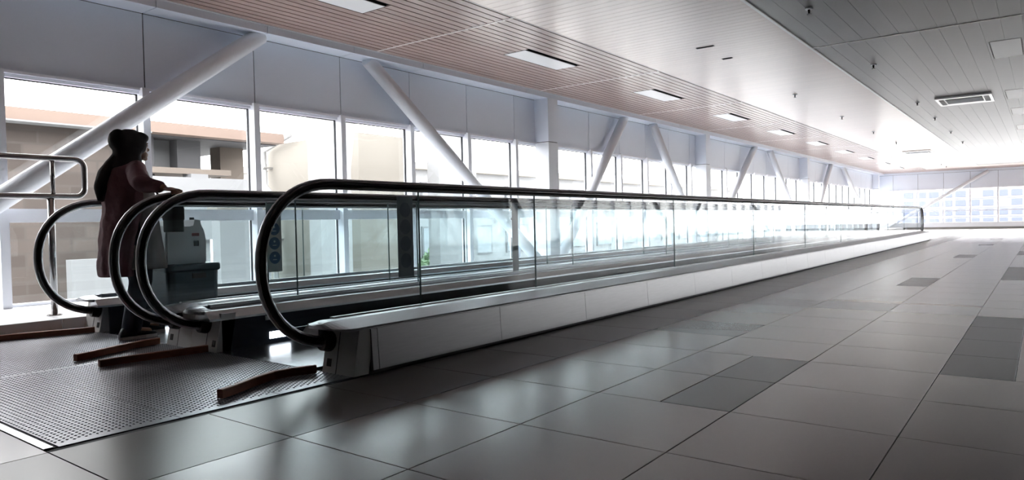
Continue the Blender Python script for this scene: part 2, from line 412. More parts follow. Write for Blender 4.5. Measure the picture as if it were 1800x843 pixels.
while y < YF-.1: mb.box(-7.19, XR, y, y+sp-.017, ZC, ZC+.018); y += sp
stuff(mb.build('far_ceiling_slats', 'slat', ceil_o))

# ceiling lights
def ceiling_light(x0, x1, y0, y1, lb, group):
    r = tag(empty('ceiling_light', ((x0+x1)/2, (y0+y1)/2, ZC)), lb, 'ceiling light', group)
    a, b = (x1-x0)/2, (y1-y0)/2
    MB().box(-a, a, -b, b, -.003, .03).build('diffuser', 'lamp_off', r)
    f = MB().box(-a-.012, -a, -b-.012, b+.012, .0, .03).box(a, a+.012, -b-.012, b+.012, .0, .03).box(-a, a, -b-.012, -b, .0, .03).box(-a, a, b, b+.012, .0, .03)
    f.build('recess_frame', 'black', r)
for k, l in enumerate(lights1[:10]): ceiling_light(*l, 'long flat ceiling light in the brown slats, %s from the camera' % ordn(k), 'lights in the brown slatted ceiling')
for k, y in enumerate([11.82, 16.65, 19.55, 23.4, 28.3, 33.2]):
    ceiling_light(-.60, -.25, y, y+1.28, 'rectangular light in the grey plank ceiling, %s from the camera' % ordn(k), 'lights in the grey ceiling')
M['accover'] = mat('glossy_white_plastic', (0.88, 0.88, 0.88), 0.22, spec=.8)
# air conditioner cassettes
def cassette(x0, x1, y0, y1, lb):
    r = tag(empty('air_conditioner', ((x0+x1)/2, (y0+y1)/2, ZC)), lb, 'air conditioner', 'ceiling cassettes')
    a, b = (x1-x0)/2, (y1-y0)/2
    MB().box(-a, a, -b, b, -.035, -.0006).build('cover', 'accover', r)
    g = MB().box(-a*.66, a*.66, -b*.62, b*.5, -.042, -.035).build('grille', mat('grey_grille', (.33, .33, .34), .5), r)
    for k in range(8): MB().box(-a*.64, a*.64, -b*.58+b*.13*k, -b*.58+b*.13*k+.02, -.047, -.042).build('louvre', 'white', g)
    for s in (-1, 1): MB().box(s*a*.80-.045, s*a*.80+.045, -b*.68, b*.68, -.039, -.035).build('air_slot', 'black', r)
cassette(-1.78, -.82, 16.65, 17.8, 'white air conditioner cassette set in the grey ceiling')
cassette(-4.2, -3.3, 29.5, 30.7, 'distant air conditioner cassette in the cream planks')
# slot diffusers in the cream planks
for (x0, x1, y, lb) in ((-3.84, -3.59, 9.35, 'dark slot outlet in the cream planks, nearer and longer one'), (-3.80, -3.65, 10.23, 'short dark slot outlet in the cream planks, the further one')):
    r = tag(empty('slot_outlet', ((x0+x1)/2, y, ZC)), lb, 'air outlet', 'slot outlets in the cream ceiling')
    hw = (x1-x0)/2
    MB().box(-hw, hw, -.022, .022, -.006, .004).build('frame', 'black', r)
    MB().box(-hw+.01, hw-.01, -.004, .004, -.012, -.006).build('blade', mat('dark_blade', (.05, .05, .05), .4), r)
# sprinklers / detectors
def sprinkler(x, y, lb):
    r = tag(empty('sprinkler_head', (x, y, ZC)), lb, 'sprinkler', 'sprinkler heads on the ceiling')
    MB().tube([(0, 0, .002), (0, 0, -.012)], [.045, .040], 16).build('rose', 'white', r)
    MB().tube([(0, 0, -.012), (0, 0, -.06)], [.014, .010], 10).build('nozzle', 'black', r)
    MB().tube([(0, 0, -.060), (0, 0, -.068)], .024, 12).build('deflector', 'stainless', r)
for k, y in enumerate([8.47, 12.25, 17.0, 20.0, 23.63, 27.27]): sprinkler(-2.13, y, 'sprinkler in the grey planks, %s from the camera' % ordn(k))
for k, y in enumerate([14.1, 18.03, 21.88, 25.66, 38.15, 40.2]): sprinkler(-3.82, y, 'sprinkler in the cream planks, %s from the camera' % ordn(k))

# ------------------------------------------------------------------ moving walkways
YS, YE = 2.40, 25.0        # newel centres
RH, ZT, ZB_ = 0.44, 1.012, 0.165
def rail_path(n=22):
    zc = (ZT+ZB_)/2; rz = (ZT-ZB_)/2; p = []
    p.append((YS+.06, ZB_))
    for i in range(n+1):
        a = -PI/2 - PI*i/n
        c, s_ = math.cos(a), math.sin(a)
        p.append((YS+.02+RH*math.copysign(abs(c)**.92, c), zc+rz*math.copysign(abs(s_)**.92, s_)))
    p[-1] = (YS+.02, ZT)
    return p
def full_path():
    a = rail_path(); b = [(YS+YE-y, z) for y, z in a][::-1]
    mid = [(YS+.15, ZT)] + [(YS+(YE-YS)*k/8, ZT) for k in range(1, 8)] + [(YE-.15, ZT)]
    return a+mid+b
def sweep_rail(path, hw=.038, ht=.019, n=14):
    rings = []
    for i, (y, z) in enumerate(path):
        y0, z0 = path[max(i-1, 0)]; y1, z1 = path[min(i+1, len(path)-1)]
        t = Vector((y1-y0, z1-z0)).normalized(); nn = Vector((-t.y, t.x))
        ring = []
        for k in range(n):
            a = 2*PI*k/n; c, s_ = math.cos(a), math.sin(a)
            ex = hw*math.copysign(abs(c)**.7, c); en = ht*math.copysign(abs(s_)**.7, s_)
            ring.append((ex, y+nn.x*en, z+nn.y*en))
        rings.append(ring)
    return rings
rail_me = MB().rings(sweep_rail(full_path())).mesh('handrail'); rail_me.materials.append(M['rubber'])
guide_me = MB().rings(sweep_rail([(y, z-.0) for y, z in full_path()], .016, .030)).mesh('handrail_guide'); guide_me.materials.append(M['steel_deck'])
GJ = [3.08, 4.31] + [4.31+2.5*k for k in range(1, 9)]      # glass joints
ZG = .268
def glass_mesh(k):
    a = GJ[k-1] if k > 0 else None; b = GJ[k] if k < len(GJ) else None; g = .003
    pts = []
    inner = []
    for (y, z) in rail_path(26)[1:]:
        zc = (ZT+ZB_)/2; d = Vector((y-(YS+.02), z-zc)); inner.append(((YS+.02)+d.x*.965, zc+d.y*.965))
    inner = [p for p in inner if p[1] > ZG]
    ztop = ZT-.012
    if a is None:
        pts = [(inner[0][0], ZG)] + inner + [(b-g, ztop), (b-g, ZG)]
    elif b is None:
        mir = [(YS+YE-y, z) for y, z in inner][::-1]
        pts = [(a+g, ZG), (a+g, ztop)] + mir + [(mir[-1][0], ZG)]
    else: pts = [(a+g, ZG), (a+g, ztop), (b-g, ztop), (b-g, ZG)]
    me = MB().prism(pts, 'x', -.005, .005).mesh('glass_panel')
    me.materials.append(M['glass']); me.materials.append(M['gedge'])
    for p in me.polygons:
        if abs(p.normal.x) < .5: p.material_index = 1
    return me
glass_mes = [glass_mesh(k) for k in range(len(GJ)+1)]
SK = [2.47] + [2.515] + [3.571+1.064*k for k in range(0, 20)] + [24.93]
def balustrade(root, gx, s, inner_cap, outer_w=.245, mid=False):
    """gx glass plane, s = +1 when the outer side faces +x; inner_cap = inner half width of the end cap"""
    o = link('handrail', rail_me, root, (gx, 0, 0))
    link('handrail_guide', guide_me, o)
    for me in glass_mes: link('glass_panel', me, root, (gx, 0, 0))
    ow = outer_w
    # inner deck and dark inner skirting
    poly = [(gx-s*.012, .272), (gx-s*.10, .262), (gx-s*.148, .215), (gx-s*.150, .20), (gx-s*.012, .20)]
    MB().prism(poly, 'y', 2.32, YE+.08).build('inner_deck', 'steel_deck', root)
    MB().box(gx-s*.135, gx-s*.150, 2.50 if s > 0 else 2.40, YE, -.01, .20).build('inner_skirting', 'inner', root)
    # outer deck
    poly = [(gx+s*.012, .287), (gx+s*.085, .286), (gx+s*.10, .283), (gx+s*(ow-.006), .254), (gx+s*ow, .246), (gx+s*ow, .240), (gx+s*.012, .240)]
    nose = []
    d = MB().prism(poly, 'y', 2.36, YE+.04)
    full = [(gx-s*.10, .262), (gx-s*.03, .281), (gx+s*.012, .287), (gx+s*.085, .286), (gx+s*.10, .283), (gx+s*(ow-.006), .254), (gx+s*ow, .246), (gx+s*ow, .240), (gx-s*.10, .240)]
    xm = gx+s*(ow-.10)/2
    for yy_, sg in ((2.362, -1), (YE+.038, 1)):      # rounded deck nose
        rg = []
        for t in (0, .3, .55, .75, .88, .96, .995):
            w_ = (1-t**2.6)**.5; hz = 1-.45*t**3
            rg.append([(xm+(x-xm)*w_, yy_+sg*.095*t, .240+(z-.240)*hz+.008*t**3) for x, z in full])
        d.rings(rg, smooth=False)
    d.build('deck', 'steel_deck', root)
    # glass clamp profile
    MB().box(gx-.016, gx+.016, YS, YE, .25, .294).build('glass_clamp', 'steel', root)
def skirt_panels(root, X, s):
    for a, b in zip(SK[:-1], SK[1:]):
        MB().prism([(X, .236), (X+s*.012, .03), (X+s*.012, .018), (X-s*.01, .018), (X-s*.01, .236)], 'y', a+.002, b-.002).build('skirt_panel', 'steel', root)
    MB().box(X-s*.02, X-s*.04, 2.42, YE, -.01, .245).build('skirt_backing', 'black', root)
def end_cap(root, x0, x1, seams, squares, bosses, yf, sg):
    """sloping end cap between x0 < x1; yf = foot of the front face, sg = -1 near end"""
    yt = yf - sg*.045
    c = MB().prism([(yf, .0), (yt, .243), (yt-sg*.10, .243), (yf-sg*.10, 0)], 'x', x0, x1).build('end_cap', 'cap', root)
    for xs in seams:
        MB().prism([(yf+sg*.002, .0), (yt+sg*.002, .243), (yt-sg*.01, .243), (yf-sg*.01, 0)], 'x', xs-.0018, xs+.0018).build('seam', 'black', c)
    for xs in squares:
        def py(z): return yf-sg*.045*z/.243
        z0, z1 = .035, .075
        MB().prism([(py(z0)+sg*.004, z0), (py(z1)+sg*.004, z1), (py(z1)-sg*.01, z1), (py(z0)-sg*.01, z0)], 'x', xs-.017, xs+.017).build('call_button', 'black', c)
    for xb in bosses:
        b = MB().tube([(xb, yt+sg*.075, ZB_-.002), (xb, yt+sg*.035, ZB_-.002), (xb, yt-sg*.02, ZB_)], [.040, .052, .058], 16).build('handrail_inlet', 'black', c)
    return c
def walkway(name, ga, gb, label):
    """ga right-hand glass (outer side +x), gb left-hand glass (outer side -x)"""
    return tag(empty(name, ((ga+gb)/2, YS, 0)), label, 'moving walkway', 'pair of moving walkways')
GA, GB, GC, GD = -3.07, -4.32, -4.68, -5.93
near = walkway('moving_walkway', GA, GB, 'nearer moving walkway with glass sides and black handrails beside the tiled floor')
far = walkway('moving_walkway', GC, GD, 'further moving walkway by the windows, with the person stepping on')
def P(root, fn, *a):
    before = set(bpy.data.objects); fn(root, *a)
    off = root.location
    for o in set(bpy.data.objects)-before:
        if o.parent == root: o.location = Vector(o.location)-off
P(near, balustrade, GA, 1, .04); P(near, balustrade, GB, -1, .15, .160)
P(far, balustrade, GC, 1, .10, .190); P(far, balustrade, GD, -1, .06, .222)
P(near, skirt_panels, -2.838, 1)
for yf, sg in ((2.355, -1), (YE+.045, 1)):
    P(near, end_cap, -3.105, -2.845, [-2.992], [-3.055], [GA], yf, sg)
    P(near, end_cap, -4.484, -4.17, [-4.30], [-4.21], [GB], yf, sg)
    P(far, end_cap, -4.80, -4.488, [-4.66], [-4.745], [GC], yf, sg)
    P(far, end_cap, -6.148, -5.86, [-5.99], [-5.90], [GD], yf, sg)
def bodywork(root, ga, gb, plates_x0, plates_x1):
    xi0, xi1 = gb+.150, ga-.150
    # ribbed pallet belt
    mb = MB(); n = int((xi1-xi0)/.02)
    for k in range(n): mb.box(xi0+.02*k+.003, xi0+.02*k+.017, 2.98, YE-.6, -.012, -.004)
    mb.box(xi0, xi1, 2.98, YE-.6, -.0125, -.0119)
    stuff(mb.build('pallet_belt', 'belt', root))
    for a, b in ((2.36, 2.98), (YE-.6, YE)):
        MB().box(xi0, xi1, a, b, -.012, .003).build('comb_plate', 'plate_s', root)
    # landing plates with raised studs
    for a, b in ((1.0, 1.450), (1.453, 1.925), (1.928, 2.36)):
        pl = MB().box(plates_x0, plates_x1, a, b, -.012, 0.0).build('landing_plate', 'plate', root)
        mb = MB(); ny = int((b-a-.004)/.020); dy_ = (b-a-.004)/ny; nx = int((plates_x1-plates_x0-.045)/.030)
        for j in range(ny):
            yc = a+.002+dy_*(j+.5)
            for i in range(nx):
                xc = plates_x0+.02+.030*i+(.015 if j % 2 else 0)
                hx, hy, h = .0105, .0065, .0030
                mb.add([(xc-hx, yc, 0), (xc, yc-hy, 0), (xc+hx, yc, 0), (xc, yc+hy, 0), (xc-hx*.55, yc, h), (xc, yc-hy*.55, h), (xc+hx*.55, yc, h), (xc, yc+hy*.55, h)],
                       [(4, 5, 6, 7), (0, 1, 5, 4), (1, 2, 6, 5), (2, 3, 7, 6), (3, 0, 4, 7)])
        stuff(mb.build('plate_studs', 'plate', pl, fix=False))
    MB().box(xi0+.001, xi0+.004, 2.74, 2.90, .036, .082).build('comb_lamp', 'comb_lamp', root)
    MB().box(xi0+.001, xi0+.006, 2.71, 2.75, .165, .195).build('skirt_sensor', 'cap', root)
P(near, bodywork, GA, GB, -4.482, -2.862); P(far, bodywork, GC, GD, -6.13, -4.490)
def frame_edges(root):
    MB().box(-2.862, -2.818, .955, 2.40, -.012, -.004).build('edge_channel', 'black_gap', root)
    MB().box(-4.482, -2.87, .985, 1.0, -.012, -.003).build('edge_channel', 'black_gap', root)
    MB().box(-4.482, -2.868, .952, .985, -.012, .002).build('edge_strip', 'strip', root)
P(near, frame_edges)
def frame_edges2(root):
    MB().box(-6.13, -4.490, .952, .985, -.012, .002).build('edge_strip', 'strip', root)
P(far, frame_edges2)
# safety stickers
def sticker(root, gx, y0, y1, z0, z1, side, back):
    st = MB().box(gx+side*.0052, gx+side*.0065, y0, y1, z0, z1).build('safety_sticker', 'sticker_back' if back else 'sticker', root)
    st['label'] = 'safety notice sticker with four round signs'
    n = 4; hz = (z1-z0)*.84/n; ym = (y0+y1)/2
    for k in range(n):
        zc = z1-.03-hz*(k+.5); rr = min((y1-y0)*.38, hz*.44)
        f_ = -1 if back else 1                     # face turned to the camera side (+x)
        xa = gx+side*.0065 if not back else gx+side*.0052
        MB().tube([(xa-.0004, ym, zc), (xa+.0006, ym, zc)], rr, 24).build('round_sign', 'sign_back' if back else 'blue', st)
        if not back:
            MB().box(xa+.0005, xa+.0011, ym-rr*.35, ym+rr*.35, zc-rr*.38, zc-rr*.25).build('sign_mark', 'bluemark', st)
            MB().tube([(xa+.0005, ym, zc+rr*.3), (xa+.0011, ym, zc+rr*.3)], rr*.18, 10).build('sign_mark', 'bluemark', st)
P(near, sticker, GA, 2.905, 3.035, .47, .955, -1, True)
P(far, sticker, GC, 3.075, 3.20, .45, .97, 1, False)
def dark_strip(root): MB().box(GB+.0052, GB+.007, 5.66, 5.76, .29, .98).build('glass_strip', 'sticker_back', root)
P(near, dark_strip)

# ------------------------------------------------------------------ wooden bars on the plates
def bar(pts, lb, hw=.016, h=.042):
    p0 = Vector((*pts[0], 0)); r = tag(empty('wooden_bar', (p0.x, p0.y, .0036)), lb, 'wooden bar', 'wooden bars on the landing plates')
    rings = []
    for i, p in enumerate(pts):
        a = Vector(pts[max(i-1, 0)]); b = Vector(pts[min(i+1, len(pts)-1)]); t = (b-a).normalized(); n = Vector((-t.y, t.x))
        q = Vector(p)-p0.xy; c = .004
        prof = [(-hw, 0), (hw, 0), (hw, h-c), (hw-c, h), (-hw+c, h), (-hw, h-c)]
        rings.append([(q.x+n.x*u, q.y+n.y*u, z) for u, z in prof])
    MB().rings(rings, smooth=False).build('bar', 'wood', r)
    a = Vector(pts[0])-p0.xy
    for k in (1, -2):
        q = Vector(pts[k])-p0.xy
        MB().tube([(q.x, q.y, h-.001), (q.x, q.y, h+.002)], .006, 8).build('screw', 'steel', r)
bar([(-3.015, 1.715), (-3.045, 1.80), (-3.115, 1.95), (-3.165, 2.09), (-3.15, 2.20), (-3.105, 2.315)], 'bent reddish wooden bar nearest the camera, before the first handrail')
bar([(-4.335, 1.735), (-4.33, 1.85), (-4.30, 2.05), (-4.275, 2.2), (-4.255, 2.345)], 'long reddish wooden bar before the second handrail')
bar([(-4.665, 1.735), (-4.69, 1.82), (-4.78, 2.02), (-4.83, 2.15), (-4.86, 2.33)], 'reddish wooden bar before the third handrail')
bar([(-6.075, 1.70), (-6.05, 1.83), (-5.98, 2.05), (-5.93, 2.2), (-5.895, 2.335)], 'reddish wooden bar lying along the white ledge')

# ------------------------------------------------------------------ steel guard rail by the ledge
RX = -6.48
gr = tag(empty('guard_rail', (RX, 2.27, ZK)), 'polished steel tube guard rail standing on the white ledge', 'guard rail')
def arc(cy, cz, r, a0, a1, n=6): return [(0, cy+r*math.cos(a0+(a1-a0)*k/n), cz+r*math.sin(a0+(a1-a0)*k/n)) for k in range(n+1)]
yl, zu, zl, rr = 2.53-2.27, 1.395-ZK, 1.083-ZK, .075
loop = [(0, -4.5, zu), (0, -2, zu)] + arc(yl-rr, zu-rr, rr, PI/2, 0) + arc(yl-rr, zl+rr, rr, 0, -PI/2) + [(0, -2, zl), (0, -4.5, zl)]
MB().tube(loop, .024, 16).build('rail_loop', 'stainless', gr)
MB().tube([(0, .02, zl), (0, .02, zu)], .017, 14).build('upright', 'stainless', gr)
MB().tube([(0, 0, 0), (0, 0, zl-.02)], .026, 16).build('post', 'stainless', gr)
MB().tube([(0, 0, 0), (0, 0, .008)], .055, 20).build('base_flange', 'stainless', gr)
for yy_ in (-1.5, -3.0):
    MB().tube([(0, yy_, 0), (0, yy_, zl-.02)], .026, 16).build('post', 'stainless', gr)
    MB().tube([(0, yy_+.02, zl), (0, yy_+.02, zu)], .017, 14).build('upright', 'stainless', gr)
#PART2
# ------------------------------------------------------------------ luggage
M['teal'] = mat('dark_teal_plastic', (0.022, 0.045, 0.062), 0.4, var=.15, scale=6)
M['can'] = mat('white_plastic_can', (0.68, 0.70, 0.72), 0.45)
M['red'] = mat('red_label', (0.30, 0.05, 0.06), 0.5)
LXc = -5.48
bx_ = tag(empty('plastic_trunk', (LXc, 2.872, .0036)), 'dark teal plastic trunk on wheels in front of the person', 'trunk')
def rbox(mb, x0, x1, y0, y1, z0, z1, r, taper=0.0, n=4):
    pts = []
    for cx, cy, a0 in ((x1-r, y1-r, 0), (x0+r, y1-r, PI/2), (x0+r, y0+r, PI), (x1-r, y0+r, 1.5*PI)):
        for k in range(n+1):
            a = a0+PI/2*k/n; pts.append((cx+r*math.cos(a), cy+r*math.sin(a)))
    xm, ym = (x0+x1)/2, (y0+y1)/2
    def R(f, z): return [(xm+(p[0]-xm)*f, ym+(p[1]-ym)*f, z) for p in pts]
    e = min(.012, (z1-z0)*.3)
    mb.rings([R(1-taper-.03, z0), R(1-taper, z0+e), R(1, z1-e), R(.975, z1)], smooth=False)
    return mb
rbox(MB(), -.17, .17, -.235, .185, .05, .475, .05, .05).build('body', 'teal', bx_)
rbox(MB(), -.182, .182, -.25, .20, .455, .515, .05).build('lid', 'teal', bx_)
MB().box(.170, .180, -.05, .06, .40, .44).build('latch', 'black', bx_)
for sx in (-1, 1):
    for yy_ in (-.16, .15):
        MB().tube([(sx*.12-.012, yy_, .027), (sx*.12+.012, yy_, .027)], .027, 16).build('wheel', 'black', bx_)
        MB().box(sx*.12-.02, sx*.12+.02, yy_-.012, yy_+.012, .03, .06).build('castor_fork', 'steel', bx_)
jc = tag(empty('jerrycan', (LXc, 2.655, .519)), 'white plastic jerrycan standing on the teal trunk', 'jerrycan')
prof = [(0.004, 0), (.325, 0), (.333, .02), (.335, .18), (.322, .255), (.298, .305), (.290, .345), (.245, .345), (.234, .300), (.205, .292), (.14, .292), (.115, .300), (.098, .335), (.048, .338), (.02, .30), (.004, .21), (0, .02)]
MB().prism(prof, 'x', -.085, .085).build('body', 'can', jc)
MB().prism([(.02, .02), (.315, .02), (.318, .17), (.305, .24), (.02, .24)], 'x', .085, .092).build('side_panel', 'can', jc)
MB().tube([(0, .268, .345), (0, .268, .365)], .018, 14).build('cap', 'black', jc)
MB().box(.0922, .0932, .215, .275, .215, .238).build('label', 'red', jc)['label'] = 'small red label'
MB().box(.0922, .0932, .228, .270, .135, .178).build('label', 'black', jc)['label'] = 'dark square label'

# ------------------------------------------------------------------ person
M['skin'] = mat('skin', (0.30, 0.165, 0.11), 0.5)
M['hijab'] = mat('black_cloth', (0.010, 0.010, 0.012), 0.85, bump=.2, bscale=120)
M['cardigan'] = mat('mauve_knit', (0.17, 0.078, 0.09), 0.85, var=.12, scale=20, bump=.25, bscale=160)
M['tunic'] = mat('grey_beige_cloth', (0.21, 0.185, 0.175), 0.85, var=.1, scale=8, bump=.15, bscale=100)
M['jeans'] = mat('navy_denim', (0.022, 0.028, 0.048), 0.8, var=.2, scale=14)
M['shoe'] = mat('black_shoe', (0.012, 0.012, 0.014), 0.5)
M['sole'] = mat('pale_sole', (0.45, 0.42, 0.40), 0.6)
PX, PY = -5.35, 2.38
person = tag(empty('person', (PX, PY, .0036)), 'person in black headscarf, mauve cardigan and jeans stepping onto the further walkway', 'person')
def chain(mb, pts, rs, seg=14):
    mb.tube(pts, rs, seg)
    for p, r in zip(pts, rs): mb.ball(p, r, seg, 8)
    return mb
def ellrings(mb, rows, n=40, fold=0.0, nf=9):
    """rows: z, cx, cy, rx, ry"""
    R = []
    zt, zb = max(r[0] for r in rows), min(r[0] for r in rows)
    for (z, cx, cy, rx, ry) in rows:
        f = fold*(zt-z)/(zt-zb); ring = []
        for k in range(n):
            a = 2*PI*k/n; w_ = 1+f*(math.sin(nf*a+1.3)+.6*math.sin((nf*2-3)*a+z*4))
            ring.append((cx+rx*w_*math.cos(a), cy+ry*w_*math.sin(a), z))
        R.append(ring)
    return mb.rings(R)
def remesh(o, vox, smooth=2):
    r = o.modifiers.new('remesh', 'REMESH'); r.mode = 'VOXEL'; r.voxel_size = vox; r.use_smooth_shade = True
    if smooth:
        s_ = o.modifiers.new('smooth', 'SMOOTH'); s_.factor = .5; s_.iterations = smooth
    return o
b = MB()
b.ball((0, .055, 1.402), (.066, .086, .098), 24, 16)                       # skull
b.ball((0, .095, 1.345), (.048, .052, .042), 20, 12)                       # jaw
b.ball((0, .128, 1.318), (.020, .018, .016))                               # chin
b.tube([(0, .132, 1.415), (0, .150, 1.385), (0, .140, 1.378)], [.008, .013, .012], 10); b.ball((0, .152, 1.386), .0115, 12, 8)   # nose
b.ball((0, .140, 1.350), (.020, .010, .0055)); b.ball((0, .137, 1.342), (.018, .010, .006))                                     # lips
for sx in (-1, 1):
    b.ball((sx*.029, .130, 1.412), (.013, .010, .008)); b.ball((sx*.028, .130, 1.430), (.022, .010, .005))                       # eyes, brows
    b.ball((sx*.066, .045, 1.395), (.012, .020, .028))                                                                          # ears
chain(b, [(0, .01, 1.22), (0, .045, 1.36)], [.055, .048])
ellrings(b, [(1.27, 0, 0, .10, .06), (1.24, 0, 0, .17, .085), (1.15, 0, .01, .165, .10), (1.0, 0, .01, .14, .095), (.88, 0, 0, .155, .105), (.76, 0, 0, .165, .11), (.70, 0, 0, .15, .10)], 28)
R_SH, R_EL, R_WR = (.165, -.01, 1.235), (.385, -.075, 1.105), (.588, -.03, 1.070)
chain(b, [R_SH, R_EL, R_WR], [.045, .036, .023])
b.ball((.632, -.012, 1.058), (.045, .038, .014))
for i, (yo, L) in enumerate(((-.040, .80), (-.018, .95), (.004, 1.0), (.026, .93))):
    chain(b, [(.655, yo-.004, 1.054), (.683, yo, 1.051), (.683+.030*L, yo+.003, 1.043), (.683+.036*L, yo+.005, 1.022)], [.0095, .009, .0082, .0075], 10)
chain(b, [(.622, .018, 1.056), (.636, .044, 1.051), (.652, .060, 1.046)], [.011, .0098, .0088], 10)
L_SH, L_EL, L_WR = (-.165, -.01, 1.235), (-.225, .085, 1.03), (-.155, .235, .915)
chain(b, [L_SH, L_EL, L_WR], [.045, .036, .023])
b.ball((-.142, .28, .890), (.036, .045, .016))
for i, (xo, L) in enumerate(((-.178, .85), (-.156, 1.0), (-.134, .97), (-.112, .82))):
    chain(b, [(xo, .300, .889), (xo, .300+.028*L, .8885), (xo, .300+.050*L, .881), (xo, .300+.060*L, .862)], [.0095, .009, .0082, .0075], 10)
chain(b, [(-.112, .263, .889), (-.094, .285, .888), (-.086, .303, .881)], [.011, .0098, .0088], 10)
chain(b, [(.085, .0, .74), (.09, .03, .42), (.095, -.05, .09)], [.085, .055, .036]); chain(b, [(-.085, .0, .74), (-.09, .10, .43), (-.09, .10, .09)], [.085, .055, .036])
chain(b, [(.095, -.06, .055), (.10, .06, .04)], [.035, .03]); chain(b, [(-.09, .09, .055), (-.095, .21, .04)], [.035, .03])
remesh(b.build('body', 'skin', person), .0055, 1)
# jeans
for sx, kn, an in ((1, (.09, .03, .42), (.095, -.05, .10)), (-1, (-.09, .10, .43), (-.09, .10, .10))):
    pass
j = MB()
ellrings(j, [(.86, 0, 0, .172, .125), (.76, 0, 0, .178, .13), (.68, 0, 0, .170, .122)], 28)
chain(j, [(.085, .0, .74), (.092, .025, .56), (.09, .03, .42), (.093, -.015, .26), (.095, -.05, .085)], [.100, .086, .076, .070, .066])
chain(j, [(-.085, .0, .74), (-.09, .06, .58), (-.09, .10, .43), (-.09, .105, .26), (-.09, .10, .085)], [.100, .086, .076, .070, .066])
remesh(j.build('jeans', 'jeans', person), .012, 2)
# shoes
for fx_, fy_ in ((.095, -.06), (-.09, .09)):
    sh = MB()
    rows = []
    for t, hw, h in ((-.075, .022, .055), (-.055, .034, .085), (0, .038, .095), (.06, .040, .070), (.12, .044, .052), (.165, .036, .042), (.185, .016, .030)):
        rows.append([(fx_+hw*math.cos(a), fy_+t, .018+(h-.018)*(.5+.5*math.sin(a))) for a in [2*PI*k/16 for k in range(16)]])
    so = sh.rings(rows).build('shoe', 'shoe', person)
    pl = [(fx_+.046*math.cos(a)*(1.0 if math.sin(a) > 0 else .86), fy_+.055+.135*math.sin(a)) for a in [2*PI*k/24 for k in range(24)]]
    MB().prism(pl, 'z', 0, .022).build('sole', 'sole', so)
# tunic
t_ = MB()
ellrings(t_, [(1.26, 0, .01, .09, .07), (1.22, 0, .015, .165, .10), (1.12, 0, .03, .175, .125), (1.0, 0, .04, .175, .135), (.85, 0, .045, .185, .145), (.70, .005, .05, .195, .155), (.58, .01, .055, .205, .165), (.50, .01, .06, .212, .172)], 48, .035, 7)
remesh(t_.build('tunic', 'tunic', person), .010, 2)
# cardigan with sleeves
c_ = MB()
ellrings(c_, [(1.285, 0, -.005, .075, .07), (1.262, 0, -.01, .135, .09), (1.225, 0, -.012, .190, .115), (1.12, 0, -.015, .188, .128), (1.0, 0, -.025, .190, .132), (.88, 0, -.045, .192, .122), (.75, -.005, -.072, .192, .110), (.62, -.005, -.095, .192, .098), (.52, -.005, -.108, .194, .090), (.455, -.005, -.112, .194, .088)], 64, .045, 8)
chain(c_, [(.160, -.012, 1.222), (.215, -.035, 1.195), (.30, -.062, 1.145), (.385, -.078, 1.105), (.47, -.06, 1.088), (.545, -.042, 1.078)], [.066, .068, .066, .062, .052, .043])
chain(c_, [(-.160, -.012, 1.222), (-.20, .03, 1.13), (-.228, .085, 1.03), (-.20, .15, .975), (-.172, .205, .935)], [.066, .066, .062, .052, .043])
co = remesh(c_.build('cardigan', 'cardigan', person), .009, 2)
tx = bpy.data.textures.new('cloth_folds', 'CLOUDS'); tx.noise_scale = .09
dm = co.modifiers.new('folds', 'DISPLACE'); dm.texture = tx; dm.strength = .022; dm.mid_level = .5
# headscarf
h_ = MB()
h_.ball((0, .020, 1.418), (.098, .116, .113), 28, 18)
h_.ball((0, .085, 1.470), (.078, .068, .046), 20, 12)
h_.ball((0, -.058, 1.440), (.076, .068, .082), 20, 12)
ellrings(h_, [(1.38, 0, .01, .098, .100), (1.33, 0, .0, .095, .095), (1.28, 0, -.01, .115, .105), (1.235, 0, -.015, .150, .115)], 32)
chain(h_, [(.0, -.025, 1.34), (-.015, -.065, 1.28), (-.035, -.125, 1.19), (-.05, -.160, 1.10), (-.045, -.168, 1.02)], [.060, .062, .066, .052, .030])
ho = remesh(h_.build('headscarf', 'hijab', person), .009, 3)
dm = ho.modifiers.new('folds', 'DISPLACE'); dm.texture = tx; dm.strength = .012; dm.mid_level = .5
# shoulder bag
bag = tag(empty('shoulder_bag', (PX+.075, PY+.29, .78)), 'small dark bag carried in front of the person', 'bag')
bo = rbox(MB(), -.10, .10, -.045, .045, -.01, .17, .04).build('pouch', mat('dark_bag', (.012, .018, .022), .6), bag)
rbox(MB(), -.103, .103, -.049, .049, .08, .18, .04).build('flap', 'hijab', bag)
MB().tube([(-.09, 0, .15), (-.125, -.05, .28), (-.125, -.12, .38), (-.10, -.19, .435)], .008, 8).build('strap', 'hijab', bag)

# ------------------------------------------------------------------ outside the windows
M['pink'] = mat('pink_concrete', (0.165, 0.12, 0.098), 0.8, var=.08, scale=.8)
M['cream'] = mat('cream_concrete', (0.165, 0.152, 0.132), 0.85, var=.06, scale=.7)
M['pale'] = mat('pale_render', (0.20, 0.203, 0.208), 0.85, var=.04, scale=.6)
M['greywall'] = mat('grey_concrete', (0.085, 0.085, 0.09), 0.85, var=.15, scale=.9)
M['tan'] = mat('tan_slab', (0.15, 0.125, 0.105), 0.85, var=.1)
M['asphalt'] = mat('pale_paving', (0.80, 0.80, 0.79), 0.9, var=.08, scale=.3)
mt, nt, bb = nodes('brown_brick'); bb.inputs['Roughness'].default_value = .9
tc = nt.nodes.new('ShaderNodeTexCoord'); mp = nt.nodes.new('ShaderNodeMapping'); mp.inputs['Rotation'].default_value = (PI/2, 0, PI/2)
br = nt.nodes.new('ShaderNodeTexBrick'); br.inputs['Scale'].default_value = 1.1
